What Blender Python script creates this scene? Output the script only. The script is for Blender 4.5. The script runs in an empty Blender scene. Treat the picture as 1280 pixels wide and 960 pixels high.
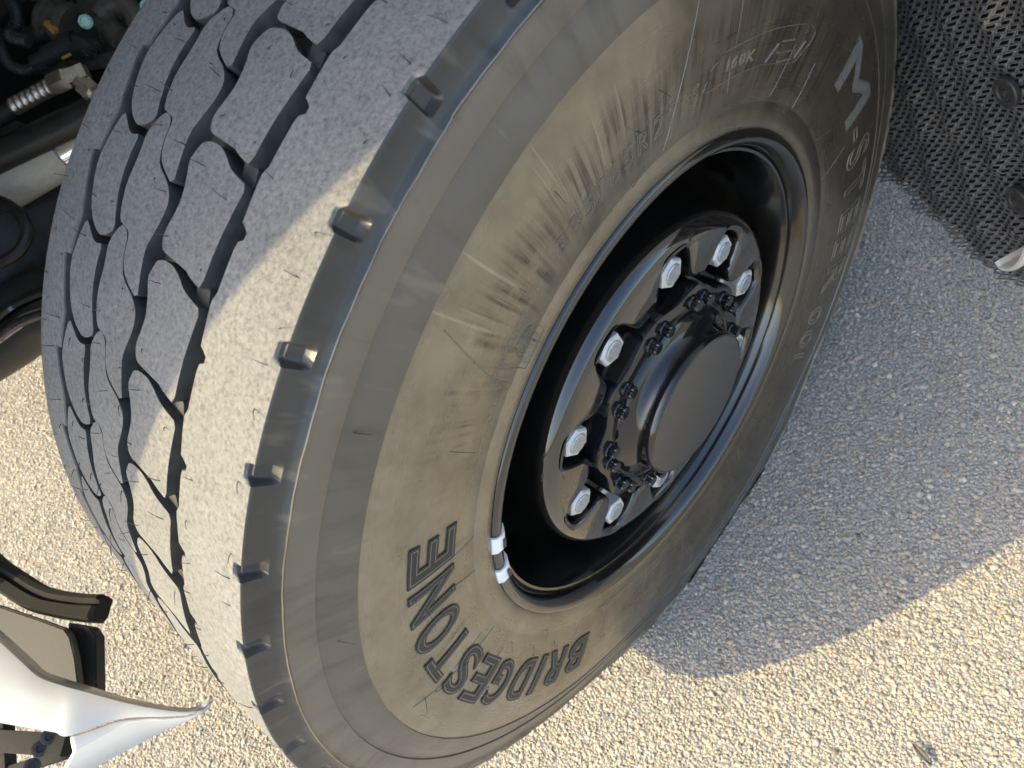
import bpy, bmesh, math, random
import numpy as np
from mathutils import Vector, Matrix
random.seed(7); rng = np.random.default_rng(11)
sc = bpy.context.scene
R_ = math.radians
# ------------------------------------------------------------------ camera
CAM = Vector((0.46620, -0.26578, 1.32298))
ROT = Matrix(((0.72973698, -0.42984679, 0.53171015),
              (0.59307386, 0.78490209, -0.17942160),
              (-0.34021661, 0.44627397, 0.82770297)))
FPX = 978.5
cd = bpy.data.cameras.new('camera'); cam = bpy.data.objects.new('camera', cd); sc.collection.objects.link(cam)
cam.matrix_world = Matrix.Translation(CAM) @ ROT.to_4x4()
cd.sensor_width = 36; cd.lens = 36 * FPX / 1280; cd.clip_start = 0.01; cd.clip_end = 2000
cd.dof.use_dof = True; cd.dof.focus_distance = 0.74; cd.dof.aperture_fstop = 10.5
sc.camera = cam
# ------------------------------------------------------------------ sky and sun
SUN_EL, SUN_AZ = R_(39), R_(242)
SUN = Vector((math.cos(SUN_AZ) * math.cos(SUN_EL), math.sin(SUN_AZ) * math.cos(SUN_EL), math.sin(SUN_EL)))
w = bpy.data.worlds.new('World'); sc.world = w; w.use_nodes = True
nt = w.node_tree; nt.nodes.clear()
sky = nt.nodes.new('ShaderNodeTexSky'); sky.sky_type = 'NISHITA'; sky.sun_disc = False
sky.sun_elevation = SUN_EL; sky.sun_rotation = math.atan2(SUN.x, SUN.y); sky.dust_density = 3.4; sky.ozone_density = 1.6; sky.air_density = 1.35
bg = nt.nodes.new('ShaderNodeBackground'); bg.inputs[1].default_value = 0.15
wo = nt.nodes.new('ShaderNodeOutputWorld')
nt.links.new(sky.outputs[0], bg.inputs[0]); nt.links.new(bg.outputs[0], wo.inputs[0])
sd = bpy.data.lights.new('sun', 'SUN'); sd.energy = 2.0; sd.angle = R_(0.53); sd.color = (1.0, 0.81, 0.40)
so = bpy.data.objects.new('sun', sd); sc.collection.objects.link(so)
so.rotation_euler = SUN.to_track_quat('Z', 'Y').to_euler(); so.location = SUN * 20
sc.view_settings.view_transform = 'Standard'; sc.view_settings.look = 'None'
sc.view_settings.gamma = 1.0; sc.view_settings.exposure = 1.70
# ------------------------------------------------------------------ frames
HR = 0.505                       # height of the wheel centre
YAW = R_(28)                     # the wheel is steered: the truck points this much inwards
TV = Vector((-math.sin(YAW), -math.cos(YAW), 0)); LV = Vector((math.cos(YAW), -math.sin(YAW), 0))
def W(t, l, z): return TV * t + LV * l + Vector((0, 0, z))       # truck frame: forward, outward, up
def ray(px, py): return ROT @ Vector(((px - 640) / FPX, -(py - 480) / FPX, -1))
def at(px, py, d): return CAM + ray(px, py) * d                  # measured point at depth d
def at_z(px, py, z):
    r = ray(px, py); return CAM + r * ((z - CAM.z) / r.z)
def at_T(px, py, t):
    r = ray(px, py); return CAM + r * ((t - CAM.dot(TV)) / r.dot(TV))
# ------------------------------------------------------------------ materials
def mat(name, col=(.5, .5, .5), rough=.5, metal=0., spec=.5, coat=0., ior=1.45):
    m = bpy.data.materials.new(name); m.use_nodes = True
    b = m.node_tree.nodes['Principled BSDF']
    b.inputs['Base Color'].default_value = (*col, 1); b.inputs['Roughness'].default_value = rough
    b.inputs['Metallic'].default_value = metal; b.inputs['IOR'].default_value = ior
    b.inputs['Coat Weight'].default_value = coat; b.inputs['Coat Roughness'].default_value = .03
    return m, m.node_tree, b
def node(t, ty, **kw):
    n = t.nodes.new(ty)
    for k, v in kw.items(): setattr(n, k, v)
    return n
def ramp(t, stops):
    r = node(t, 'ShaderNodeValToRGB'); e = r.color_ramp.elements
    while len(e) < len(stops): e.new(.5)
    for i, (p, c) in enumerate(stops): e[i].position = p; e[i].color = (*c, 1) if len(c) == 3 else c
    return r
def noise(t, vec, scale, detail=2., rough=.5, dist=0.):
    n = node(t, 'ShaderNodeTexNoise'); n.inputs['Scale'].default_value = scale; n.inputs['Detail'].default_value = detail
    n.inputs['Roughness'].default_value = rough; n.inputs['Distortion'].default_value = dist
    if vec is not None: t.links.new(vec, n.inputs['Vector'])
    return n
def bump(t, b, h, strength, dist):
    u = node(t, 'ShaderNodeBump'); u.inputs['Strength'].default_value = strength; u.inputs['Distance'].default_value = dist
    t.links.new(h, u.inputs['Height']); t.links.new(u.outputs[0], b.inputs['Normal'])
def mixc(t, fac, a, b_, mode='MIX'):
    n = node(t, 'ShaderNodeMix', data_type='RGBA', blend_type=mode)
    for s, v in ((n.inputs[0], fac), (n.inputs[6], a), (n.inputs[7], b_)):
        if hasattr(v, 'is_output'): t.links.new(v, s)
        elif isinstance(v, (int, float)): s.default_value = v
        else: s.default_value = (*v, 1)
    return n.outputs[2]
M = {}
def m_tread():
    m, t, b = mat('tread_rubber', rough=.72)
    tc = node(t, 'ShaderNodeTexCoord').outputs['Object']
    n1 = noise(t, tc, 260, 4, .7); n2 = noise(t, tc, 620, 2, .6); n3 = noise(t, tc, 14, 3)
    r1 = ramp(t, [(.30, (.085, .086, .088)), (.47, (.156, .157, .157)), (.68, (.22, .221, .220))])
    t.links.new(n1.outputs[0], r1.inputs[0])
    r2 = ramp(t, [(.66, (0, 0, 0)), (.74, (.5, .5, .5))]); t.links.new(n2.outputs[0], r2.inputs[0])
    c = mixc(t, r2.outputs[0], r1.outputs[0], (.30, .30, .285))
    r3 = ramp(t, [(.3, (.84, .84, .84)), (.7, (1.0, 1.0, 1.0))]); t.links.new(n3.outputs[0], r3.inputs[0])
    c = mixc(t, 1.0, c, r3.outputs[0], 'MULTIPLY')
    t.links.new(c, b.inputs['Base Color'])
    bump(t, b, n1.outputs[0], .55, .0012)
    return m
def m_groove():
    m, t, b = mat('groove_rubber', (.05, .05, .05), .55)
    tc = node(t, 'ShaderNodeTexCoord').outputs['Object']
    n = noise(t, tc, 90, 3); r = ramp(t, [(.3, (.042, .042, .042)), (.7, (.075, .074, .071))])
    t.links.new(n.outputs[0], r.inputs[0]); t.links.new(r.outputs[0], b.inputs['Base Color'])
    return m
def polar(t):
    """angle (scaled) and radius about the wheel axis, for radial scuffs and rings"""
    tc = node(t, 'ShaderNodeTexCoord').outputs['Object']
    s = node(t, 'ShaderNodeSeparateXYZ'); t.links.new(tc, s.inputs[0])
    def mth(op, a, b=None):
        n = node(t, 'ShaderNodeMath', operation=op)
        for i, v in enumerate((a, b)):
            if v is None: continue
            if hasattr(v, 'is_output'): t.links.new(v, n.inputs[i])
            else: n.inputs[i].default_value = v
        return n.outputs[0]
    zz = mth('SUBTRACT', s.outputs[2], .505); an = mth('ARCTAN2', zz, s.outputs[1])
    rr = mth('SQRT', mth('ADD', mth('MULTIPLY', s.outputs[1], s.outputs[1]), mth('MULTIPLY', zz, zz)))
    return tc, an, rr, mth
def comb(t, x, y, z=0.):
    c = node(t, 'ShaderNodeCombineXYZ')
    for i, v in enumerate((x, y, z)):
        if hasattr(v, 'is_output'): t.links.new(v, c.inputs[i])
        else: c.inputs[i].default_value = v
    return c.outputs[0]
def m_side(name, base, rough, scuff=True, ior=2.3):
    m, t, b = mat(name, base, rough, ior=ior)
    tc, an, rr, mth = polar(t)
    big = noise(t, tc, 9, 3, .6)
    streak = noise(t, comb(t, mth('MULTIPLY', an, 46.), mth('MULTIPLY', rr, 5.)), 1.0, 3, .65)
    ringn = noise(t, comb(t, mth('MULTIPLY', an, 2.0), mth('MULTIPLY', rr, 90.)), 1.0, 3, .6)
    fine = noise(t, tc, 420, 2, .6)
    k = lambda v, f: tuple(min(1, x * f) for x in v)
    r = ramp(t, [(.25, k(base, .62)), (.55, base), (.8, k(base, 1.45))]); t.links.new(big.outputs[0], r.inputs[0])
    c = r.outputs[0]
    if scuff:
        band = node(t, 'ShaderNodeMapRange', interpolation_type='SMOOTHSTEP'); t.links.new(rr, band.inputs[0])
        band.inputs[1].default_value = .32; band.inputs[2].default_value = .36
        band2 = node(t, 'ShaderNodeMapRange', interpolation_type='SMOOTHSTEP'); t.links.new(rr, band2.inputs[0])
        band2.inputs[1].default_value = .44; band2.inputs[2].default_value = .39
        sk = ramp(t, [(.46, (0, 0, 0)), (.60, (1, 1, 1))]); t.links.new(streak.outputs[0], sk.inputs[0])
        w0 = node(t, 'ShaderNodeMapRange', interpolation_type='SMOOTHSTEP'); t.links.new(an, w0.inputs[0]); w0.inputs[1].default_value = .25; w0.inputs[2].default_value = .75
        w1 = node(t, 'ShaderNodeMapRange', interpolation_type='SMOOTHSTEP'); t.links.new(an, w1.inputs[0]); w1.inputs[1].default_value = 2.15; w1.inputs[2].default_value = 1.85
        win = mth('MULTIPLY', w0.outputs[0], w1.outputs[0])
        blot = noise(t, comb(t, mth('MULTIPLY', an, 9.), mth('MULTIPLY', rr, 30.), 1.2), 1.0, 3, .6)
        bl = ramp(t, [(.36, (0, 0, 0)), (.58, (1, 1, 1))]); t.links.new(mth('MULTIPLY', blot.outputs[0], mth('ADD', mth('MULTIPLY', win, .45), .78)), bl.inputs[0])
        scr = noise(t, comb(t, mth('MULTIPLY', an, 95.), mth('MULTIPLY', rr, 4.), 7.), 1.0, 2, .5)
        sr = ramp(t, [(.67, (0, 0, 0)), (.71, (1, 1, 1))]); t.links.new(scr.outputs[0], sr.inputs[0])
        b3 = node(t, 'ShaderNodeMapRange', interpolation_type='SMOOTHSTEP'); t.links.new(rr, b3.inputs[0]); b3.inputs[1].default_value = .37; b3.inputs[2].default_value = .40
        b4 = node(t, 'ShaderNodeMapRange', interpolation_type='SMOOTHSTEP'); t.links.new(rr, b4.inputs[0]); b4.inputs[1].default_value = .50; b4.inputs[2].default_value = .45
        scratch = mth('MULTIPLY', mth('MULTIPLY', sr.outputs[0], win), mth('MULTIPLY', b3.outputs[0], b4.outputs[0]))
        f = mth('MULTIPLY', mth('MULTIPLY', band.outputs[0], band2.outputs[0]), mth('MULTIPLY', sk.outputs[0], bl.outputs[0]))
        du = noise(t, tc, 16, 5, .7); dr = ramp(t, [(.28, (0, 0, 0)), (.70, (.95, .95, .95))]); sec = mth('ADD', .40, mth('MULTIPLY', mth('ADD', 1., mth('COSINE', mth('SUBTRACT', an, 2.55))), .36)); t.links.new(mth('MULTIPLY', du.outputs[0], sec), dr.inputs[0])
        c = mixc(t, dr.outputs[0], c, (.170, .140, .095))  # brown dust noise; its angle weighting paints a lit front and dark rear
        c = mixc(t, mth('MULTIPLY', f, .7), c, k(base, .4))
        c = mixc(t, mth('MULTIPLY', scratch, .4), c, (.36, .32, .25))
        t.links.new(mth('SUBTRACT', .5, mth('MULTIPLY', f, .34)), b.inputs['Specular IOR Level'])
        b.inputs['Specular Tint'].default_value = (1.0, .91, .76, 1)
        lt = ramp(t, [(.70, (0, 0, 0)), (.76, (1, 1, 1))]); t.links.new(ringn.outputs[0], lt.inputs[0])
        c = mixc(t, mth('MULTIPLY', lt.outputs[0], .25), c, k(base, 2.0))
    else:
        sm = noise(t, comb(t, mth('MULTIPLY', an, 16.), mth('MULTIPLY', rr, 9.), 3.), 1.0, 3, .65)
        s2 = ramp(t, [(.54, (0, 0, 0)), (.74, (.5, .5, .5))]); t.links.new(sm.outputs[0], s2.inputs[0]); c = mixc(t, s2.outputs[0], c, k(base, .3))
        s3 = ramp(t, [(.30, (.5, .5, .5)), (.40, (0, 0, 0))]); t.links.new(sm.outputs[0], s3.inputs[0]); c = mixc(t, s3.outputs[0], c, (.15, .13, .10))
        t.links.new(mth('SUBTRACT', .5, mth('MULTIPLY', s2.outputs[0], .28)), b.inputs['Specular IOR Level'])
    t.links.new(c, b.inputs['Base Color'])
    rg = node(t, 'ShaderNodeMapRange'); t.links.new(ringn.outputs[0], rg.inputs[0])
    rg.inputs[3].default_value = rough - .08; rg.inputs[4].default_value = rough + .14
    t.links.new(rg.outputs[0], b.inputs['Roughness'])
    bump(t, b, mth('ADD', mth('MULTIPLY', fine.outputs[0], .5), mth('MULTIPLY', ringn.outputs[0], .5)),   .05, .0008)
    return m
def m_simple(name, col, rough, metal=0., coat=0., ior=1.45, nscale=0, var=.25, bmp=0., bdist=.001):
    m, t, b = mat(name, col, rough, metal, coat=coat, ior=ior)
    if nscale:
        tc = node(t, 'ShaderNodeTexCoord').outputs['Object']
        n = noise(t, tc, nscale, 4, .6)
        r = ramp(t, [(.3, tuple(x * (1 - var) for x in col)), (.7, tuple(min(1, x * (1 + var)) for x in col))])
        t.links.new(n.outputs[0], r.inputs[0]); t.links.new(r.outputs[0], b.inputs['Base Color'])
        rg = node(t, 'ShaderNodeMapRange'); t.links.new(n.outputs[0], rg.inputs[0])
        rg.inputs[3].default_value = max(.02, rough * .8); rg.inputs[4].default_value = min(1, rough * 1.25)
        t.links.new(rg.outputs[0], b.inputs['Roughness'])
        if bmp: bump(t, b, n.outputs[0], bmp, bdist)
    return m
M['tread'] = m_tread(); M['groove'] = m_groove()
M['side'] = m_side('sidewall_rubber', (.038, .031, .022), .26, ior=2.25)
M['rib'] = m_side('matte_rib_rubber', (.072, .061, .045), .30, scuff=False, ior=2.05)
M['rib2'] = m_side('worn_rib_rubber', (.058, .049, .037), .32, scuff=False, ior=1.9)
M['band'] = m_side('shoulder_rubber', (.034, .032, .030), .34, scuff=False, ior=1.55)
M['letter'] = m_simple('letter_rubber', (.020, .021, .024), .55, ior=1.45, nscale=300, var=.2)
M['letter_pale'] = m_simple('worn_letter_rubber', (.12, .12, .117), .6, nscale=300, var=.2)
M['fine'] = m_simple('embossed_rubber', (.11, .095, .072), .34, ior=1.9, nscale=200)
M['hair'] = m_simple('spew_rubber', (.02, .02, .022), .5)
M['gloss'] = m_simple('black_gloss_paint', (.006, .0055, .005), .06, coat=.7, ior=1.66, nscale=40, var=.3)
M['rimpaint'] = m_simple('black_rim_paint', (.006, .0056, .005), .13, coat=.5, ior=1.66, nscale=60, var=.3)
M['hub'] = m_simple('black_hub_paint', (.006, .0065, .008), .10, coat=.0, ior=1.6, nscale=120, var=.4, bmp=.15, bdist=.0006)
M['cap'] = m_simple('satin_cap_face', (.030, .030, .029), .38, ior=1.7, nscale=160, var=.2)
M['nut'] = m_simple('zinc_nut', (.64, .63, .605), .45, metal=.35, nscale=240, var=.12)
M['stud'] = m_simple('stud_end', (.42, .47, .52), .35, metal=.8, nscale=240)
M['weight'] = m_simple('white_weight', (.78, .79, .78), .45, nscale=150, var=.08)
M['white'] = m_simple('white_paint', (.49, .48, .46), .28, coat=.5, nscale=20, var=.04)
M['rubber'] = m_simple('dull_rubber', (.011, .011, .011), .92, nscale=120, var=.3, bmp=.2)
M['greyp'] = m_simple('grey_plastic', (.075, .074, .071), .95, nscale=300, var=.12)
M['blackp'] = m_simple('black_plastic', (.032, .032, .033), .45, nscale=200, var=.3, bmp=.2)
M['void'] = m_simple('undertray_black', (.008, .0075, .007), .7, nscale=30, var=.4)  # near-black colour standing in for deep shade
M['liner'] = m_simple('arch_bounce_liner', (.70, .70, .69), .6, nscale=30, var=.15)  # unseen arch lining, made pale to bounce light onto the tread
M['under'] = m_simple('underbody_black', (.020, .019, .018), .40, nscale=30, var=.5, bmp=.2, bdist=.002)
M['iron'] = m_simple('cast_iron_paint', (.085, .078, .066), .45, nscale=60, var=.4, bmp=.3, bdist=.001)
M['steel'] = m_simple('fitting_steel', (.62, .58, .52), .30, metal=.9, nscale=150, var=.2)
M['chrome'] = m_simple('polished_rod', (.80, .80, .80), .10, metal=1.0, nscale=40, var=.08)
M['sleeve'] = m_simple('grey_sleeve', (.45, .42, .37), .45, nscale=120, var=.12)
M['green'] = m_simple('green_zinc_bolt', (.32, .55, .44), .4, metal=.5, nscale=150)
M['amber'] = m_simple('amber_clip', (.55, .28, .06), .5, nscale=100)
M['yellow'] = m_simple('yellow_wire', (.62, .45, .05), .5, nscale=100)
def m_flap():
    m, t, b = mat('spray_mat', (.05, .052, .056), .42, ior=1.55)
    tc = node(t, 'ShaderNodeTexCoord').outputs['Object']
    n = noise(t, tc, 7, 4, .7); n2 = noise(t, tc, 60, 3, .7)
    r = ramp(t, [(.52, (0, 0, 0)), (.64, (1, 1, 1))]); t.links.new(n.outputs[0], r.inputs[0])
    r2 = ramp(t, [(.4, (0, 0, 0)), (.7, (1, 1, 1))]); t.links.new(n2.outputs[0], r2.inputs[0])
    mm = node(t, 'ShaderNodeMath', operation='MULTIPLY'); t.links.new(r.outputs[0], mm.inputs[0]); t.links.new(r2.outputs[0], mm.inputs[1])
    c = mixc(t, mm.outputs[0], (.10, .104, .112), (.24, .21, .17)); t.links.new(c, b.inputs['Base Color'])
    return m
M['flap'] = m_flap()
def m_ground():
    m, t, b = mat('asphalt_ground', rough=.8)
    tc = node(t, 'ShaderNodeTexCoord').outputs['Object']
    v = node(t, 'ShaderNodeTexVoronoi'); v.inputs['Scale'].default_value = 165; t.links.new(tc, v.inputs['Vector'])
    n = noise(t, tc, 3, 4); r = ramp(t, [(.1, (.36, .325, .27)), (.55, (.31, .28, .235)), (.9, (.22, .20, .17))])
    t.links.new(v.outputs['Distance'], r.inputs[0])
    c = mixc(t, .35, r.outputs[0], v.outputs['Color'], 'SOFT_LIGHT')
    hs = node(t, 'ShaderNodeHueSaturation'); hs.inputs['Saturation'].default_value = .25; t.links.new(c, hs.inputs['Color'])
    r2 = ramp(t, [(.3, (.85, .84, .82)), (.7, (1, 1, 1))]); t.links.new(n.outputs[0], r2.inputs[0])
    t.links.new(mixc(t, 1., hs.outputs[0], r2.outputs[0], 'MULTIPLY'), b.inputs['Base Color'])
    iv = node(t, 'ShaderNodeMath', operation='SUBTRACT'); iv.inputs[0].default_value = 1.; t.links.new(v.outputs['Distance'], iv.inputs[1])
    bump(t, b, iv.outputs[0], .8, .004)
    return m
M['ground'] = m_ground()
def m_stone():
    m, t, b = mat('aggregate_stone', rough=.7)
    a = node(t, 'ShaderNodeVertexColor', layer_name='stone')
    tc = node(t, 'ShaderNodeTexCoord').outputs['Object']
    n = noise(t, tc, 700, 2); r = ramp(t, [(.3, (.86, .86, .86)), (.7, (1.1, 1.1, 1.1))]); t.links.new(n.outputs[0], r.inputs[0])
    t.links.new(mixc(t, 1., a.outputs[0], r.outputs[0], 'MULTIPLY'), b.inputs['Base Color'])
    return m
M['stone'] = m_stone()
# ------------------------------------------------------------------ object helpers
C = sc.collection
def link(name, me, parent=None, mats=(), smooth=True, sharp=32):
    o = bpy.data.objects.new(name, me); C.objects.link(o)
    if parent is not None: o.parent = parent
    if not me.materials:
        for m in mats: me.materials.append(M[m])
    if smooth:
        for p in me.polygons: p.use_smooth = True
        if sharp: me.set_sharp_from_angle(angle=R_(sharp))
    return o
def pymesh(name, v, f, mi=None):
    me = bpy.data.meshes.new(name); me.from_pydata([tuple(p) for p in v], [], f)
    if mi is not None: me.polygons.foreach_set('material_index', mi)
    me.update(); return me
def bm_mesh(name, bm):
    me = bpy.data.meshes.new(name); bm.normal_update(); bm.to_mesh(me); bm.free(); return me
def empty(name, loc):
    o = bpy.data.objects.new(name, None); C.objects.link(o); o.location = loc; return o
def box_bm(bm, fr, sx, sy, sz, bev=0.):
    r = bmesh.ops.create_cube(bm, size=1.0, matrix=fr @ Matrix.Diagonal((sx, sy, sz, 1)))
    if bev:
        vs = set(r['verts']); es = [e for e in bm.edges if e.verts[0] in vs and e.verts[1] in vs]
        bmesh.ops.bevel(bm, geom=es, offset=bev, segments=2, affect='EDGES', profile=.6)
def frame(o, z, x=None):
    """orthonormal frame at o with its local z along z and local x near x"""
    z = Vector(z).normalized(); x = Vector(x) if x is not None else Vector((0, 0, 1)) if abs(z.z) < .9 else Vector((1, 0, 0))
    y = z.cross(x).normalized(); x = y.cross(z)
    return Matrix(((x.x, y.x, z.x, o[0]), (x.y, y.y, z.y, o[1]), (x.z, y.z, z.z, o[2]), (0, 0, 0, 1)))
def lathe_bm(bm, fr, prof, n=32, cap=True):
    """prof: (distance along local z, radius)"""
    rings = []
    for h, r in prof:
        rings.append([bm.verts.new(fr @ Vector((r * math.cos(2 * math.pi * i / n), r * math.sin(2 * math.pi * i / n), h))) for i in range(n)])
    for a, b in zip(rings, rings[1:]):
        for i in range(n): bm.faces.new((a[i], a[(i + 1) % n], b[(i + 1) % n], b[i]))
    if cap: bm.faces.new(rings[-1]); bm.faces.new(rings[0][::-1])
def tube_bm(bm, pts, rad, n=10):
    pts = [Vector(p) for p in pts]; rings = []
    for i, p in enumerate(pts):
        d = (pts[min(i + 1, len(pts) - 1)] - pts[max(i - 1, 0)]).normalized()
        f = frame(p, d); r = rad[i] if hasattr(rad, '__len__') else rad
        rings.append([bm.verts.new(f @ Vector((r * math.cos(2 * math.pi * k / n), r * math.sin(2 * math.pi * k / n), 0))) for k in range(n)])
    for a, b in zip(rings, rings[1:]):
        k = min(range(n), key=lambda s: (a[0].co - b[s].co).length)
        for i in range(n): bm.faces.new((a[i], a[(i + 1) % n], b[(i + 1 + k) % n], b[(i + k) % n]))
    bm.faces.new(rings[0][::-1]); bm.faces.new(rings[-1])
def spline(pts, n=8):
    out = []; P = [Vector(p) for p in pts]; P = [2 * P[0] - P[1]] + P + [2 * P[-1] - P[-2]]
    for i in range(1, len(P) - 2):
        for k in range(n):
            t = k / n; a, b, c, d = P[i - 1:i + 3]
            out.append(.5 * ((2 * b) + (c - a) * t + (2 * a - 5 * b + 4 * c - d) * t * t + (3 * b - a - 3 * c + d) * t ** 3))
    out.append(P[-2]); return out
# ------------------------------------------------------------------ the truck (root) and its cab, out of frame but casting the shade
truck = empty('truck', W(0, -.9, 0))
truck['label'] = 'white truck with its big black front wheel turned outwards on the pavement'; truck['category'] = 'truck'
def P(name, me, mats, parent=truck, **k):
    o = link(name, me, parent, mats, **k)
    o.matrix_parent_inverse = parent.matrix_world.inverted() if parent is truck else Matrix()
    if parent is truck: o.matrix_parent_inverse = Matrix.Translation(-Vector(truck.location))
    return o
def S(name, me, mats, parent, **k): return link(name, me, parent, mats, **k)
CAB_L = 0.153
arc = [(0.80 * math.cos(a), .60 + 1.35 * math.sin(a)) for a in np.linspace(R_(20), R_(180), 44)]  # arch shaped taller than a real one to let skylight onto the tread
prof = [(1.12, .95), (1.12, 1.5), (1.02, 2.95), (.9, 3.25), (-1.1, 3.25), (-1.1, .62)] + arc[::-1]
bm = bmesh.new()
a_ = [bm.verts.new(W(t, CAB_L, z)) for t, z in prof]; b_ = [bm.verts.new(W(t, -2.35, z)) for t, z in prof]
n = len(prof)
bm.faces.new(a_); bm.faces.new(b_[::-1])
for i in range(n): bm.faces.new((a_[i], b_[i], b_[(i + 1) % n], a_[(i + 1) % n]))
bmesh.ops.recalc_face_normals(bm, faces=bm.faces[:])
mi = []
for f in bm.faces:
    c = f.calc_center_median(); t = c.dot(TV); z = c.z
    f.material_index = 1 if (abs(math.hypot(t / .80, (z - .60) / 1.35) - 1) < .04 and len(f.verts) == 4) else 0
P('cab_body', bm_mesh('cab_body', bm), ['white', 'liner'], smooth=False)
bm = bmesh.new(); box_bm(bm, frame(W(1.16, -1.29, .66), (0, 0, 1), TV), .12, 2.12, .64, .03)  # unseen front piece added to keep the sun off the underbody
P('valance_sun_block', bm_mesh('valance_sun_block', bm), ['white'])
# ------------------------------------------------------------------ tyre
NP = 41
aa = {i: a for i, a in enumerate([80.63, 89.98, 99.2, 108.07, 116.39, 124.29])}
for i in range(-1, -6, -1): aa[i] = aa[i + 1] - 9.3
for i in range(6, 11): aa[i] = aa[i - 1] + 7.9
rest = 360 - (aa[10] - aa[-5])
for i in range(11, 37): aa[i] = aa[10] + rest * (i - 10) / 26
UK = np.arange(-5, 37); AK = np.array([aa[i] for i in UK])
PHI = 18.0
def ang(u):                      # tread pitch number -> world angle about the axle (radians)
    u = np.asarray(u, float); k = np.floor((u + 5) / NP); return np.radians(np.interp(u - k * NP, UK, AK) + 360 * k + PHI)
XC = -0.055
def rtop(x): return 0.5465 - .10 * (x - XC) ** 2
GD = 0.016
def P3(x, r, a):                 # wheel coordinates -> world, flattened at the contact patch
    y, z = r * math.cos(a), HR + r * math.sin(a)
    if z < .09 and r > .40:
        q = min(1, max(0, (.09 - z) / .09)); x = x + (.012 if x > XC else -.012) * q * (1 if abs(x - XC) > .15 else 0)
    return Vector((x, y, max(z, .0035)))
def per(u, pts):                 # periodic piecewise-linear edge x(u)
    u = u % 1.0; us = [p[1] for p in pts]; xs = [p[0] for p in pts]
    return float(np.interp(u, us, xs, period=1.0)) * .001
E4 = [(27.5, .02), (29.5, .345), (33, .365), (37.5, .40), (37.5, .455), (32.5, .49), (31.5, .55), (30.5, .90), (27.5, .97)]
E1 = [(-163.5, .0), (-167, .40), (-167.5, .43), (-176, .45), (-176, .50), (-170, .75)]
us1 = sorted(set([round(x, 4) for x in list(np.arange(0, 1, .05)) + [.922, .93, .945, .97, .03, .055, .07, .078, .345, .365, .385, .42, .44, .455, .475, .49, .43, .448]]))
US = [k + u for k in range(NP) for u in us1]
def notch(u):
    d = abs(((u + .5) % 1.0) - .5); return 0. if d >= .082 else math.sqrt(max(0., 1 - (d / .082) ** 6))
EDGE_X, EDGE_R = .1105, float(rtop(.1105)) - .0015; RID = (.1188, .5165)
band_t = [.08, .2, .35, .5, .6, .66, .72, .86]
side_prof = [(.1190, .5150), (.1184, .5130), (.1196, .5095), (.1203, .500), (.1212, .4914), (.1211, .4904), (.1199, .4900), (.1199, .4893), (.1238, .480), (.1272, .468),
             (.1298, .4584), (.1298, .4576), (.1288, .4572), (.1289, .4565), (.1311, .445), (.1328, .430), (.1334, .415), (.1334, .400), (.1328, .385), (.1317, .370), (.1301, .355),
             (.1283, .340), (.1266, .331), (.1256, .3262), (.1252, .3246), (.1259, .3228), (.1262, .3170), (.1261, .3110), (.1252, .3045), (.122, .2990), (.112, .296)]
in_prof = [(-.222, .296), (-.236, .31), (-.243, .36), (-.246, .42), (-.241, .47), (-.235, .505), (-.231, .519), (-.222, .5285)]
def casing_row(u):
    a = float(ang(u)); e1, e4 = per(u, E1), per(u, E4); nn = notch(u); out = []
    for x, r in in_prof: out.append((x, r, 2))
    out.append((-.2125, float(rtop(-.2125)) - .001, 3))
    for x in (-.2105, -.195): out.append((x, float(rtop(x)), 0))
    out.append((e1 - .0012, float(rtop(e1)), 0)); out.append((e1, float(rtop(e1)) - .0009, 1))
    out.append((e1 + .0022, float(rtop(e1)) - GD, 1))
    for x in np.linspace(e1 + .02, e4 - .014, 6): out.append((x, float(rtop(x)) - GD, 1))
    out.append((e4 - .0022, float(rtop(e4)) - GD, 1)); out.append((e4, float(rtop(e4)) - .0009, 1)); out.append((e4 + .0012, float(rtop(e4)), 0))
    for x in (.058, .08, .0985, .1008, .1040, .1075):
        q = x - nn * max(0., x - .1010); out.append((q, float(rtop(q)) - nn * max(0., x - .1010) * .25, 0))
    sh = nn * .0082
    out.append((EDGE_X - .0010 - sh, EDGE_R + .0012 - nn * .0022, 0)); out.append((EDGE_X - sh, EDGE_R - nn * .0035, 3))
    for t in band_t:
        x = EDGE_X + (RID[0] - EDGE_X) * t - .0012 * math.sin(math.pi * t); r = EDGE_R + (RID[1] - EDGE_R) * t
        k = nn * (1. if t < .55 else .55 if t < .62 else 0.) * (.0078 - .0035 * t); out.append((x - k, r - k * .25, 3))
    lip = max(.0002, .0010 + .0008 * math.sin(u * 4.1) * math.sin(u * 1.7 + 1) + .0002 * math.sin(u * 17.)); out.append((RID[0] + .0004 + lip, RID[1] + .0012, 3)); out.append((RID[0] + .0010 + lip, RID[1] + .0004, 2))
    for x, r in side_prof: out.append((x, r, 4 if r > .4901 else 5 if r > .4571 else 2))
    return a, out
rows = []; zones = None; V = []; F = []; MI = []
for u in US:
    a, o = casing_row(u); zones = [z for _, _, z in o]
    # small unevenness of the moulded ridge
    for j, (x, r, z) in enumerate(o): V.append(P3(x, r, a))
nr = len(zones); nc = len(US)
for i in range(nc):
    for j in range(nr - 1):
        k = ((i + 1) % nc) * nr
        F.append((i * nr + j, i * nr + j + 1, k + j + 1, k + j)); MI.append(zones[j + 1] if zones[j + 1] != 0 or zones[j] == 0 else 0)
me = pymesh('tyre', V, F, MI)
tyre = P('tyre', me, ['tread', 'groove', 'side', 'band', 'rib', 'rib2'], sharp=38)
tyre['label'] = 'wide black truck tyre with dusty grooved tread and raised lettering'
def fix_normals(me):
    b = bmesh.new(); b.from_mesh(me); bmesh.ops.recalc_face_normals(b, faces=b.faces[:]); b.to_mesh(me); b.free()
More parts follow.
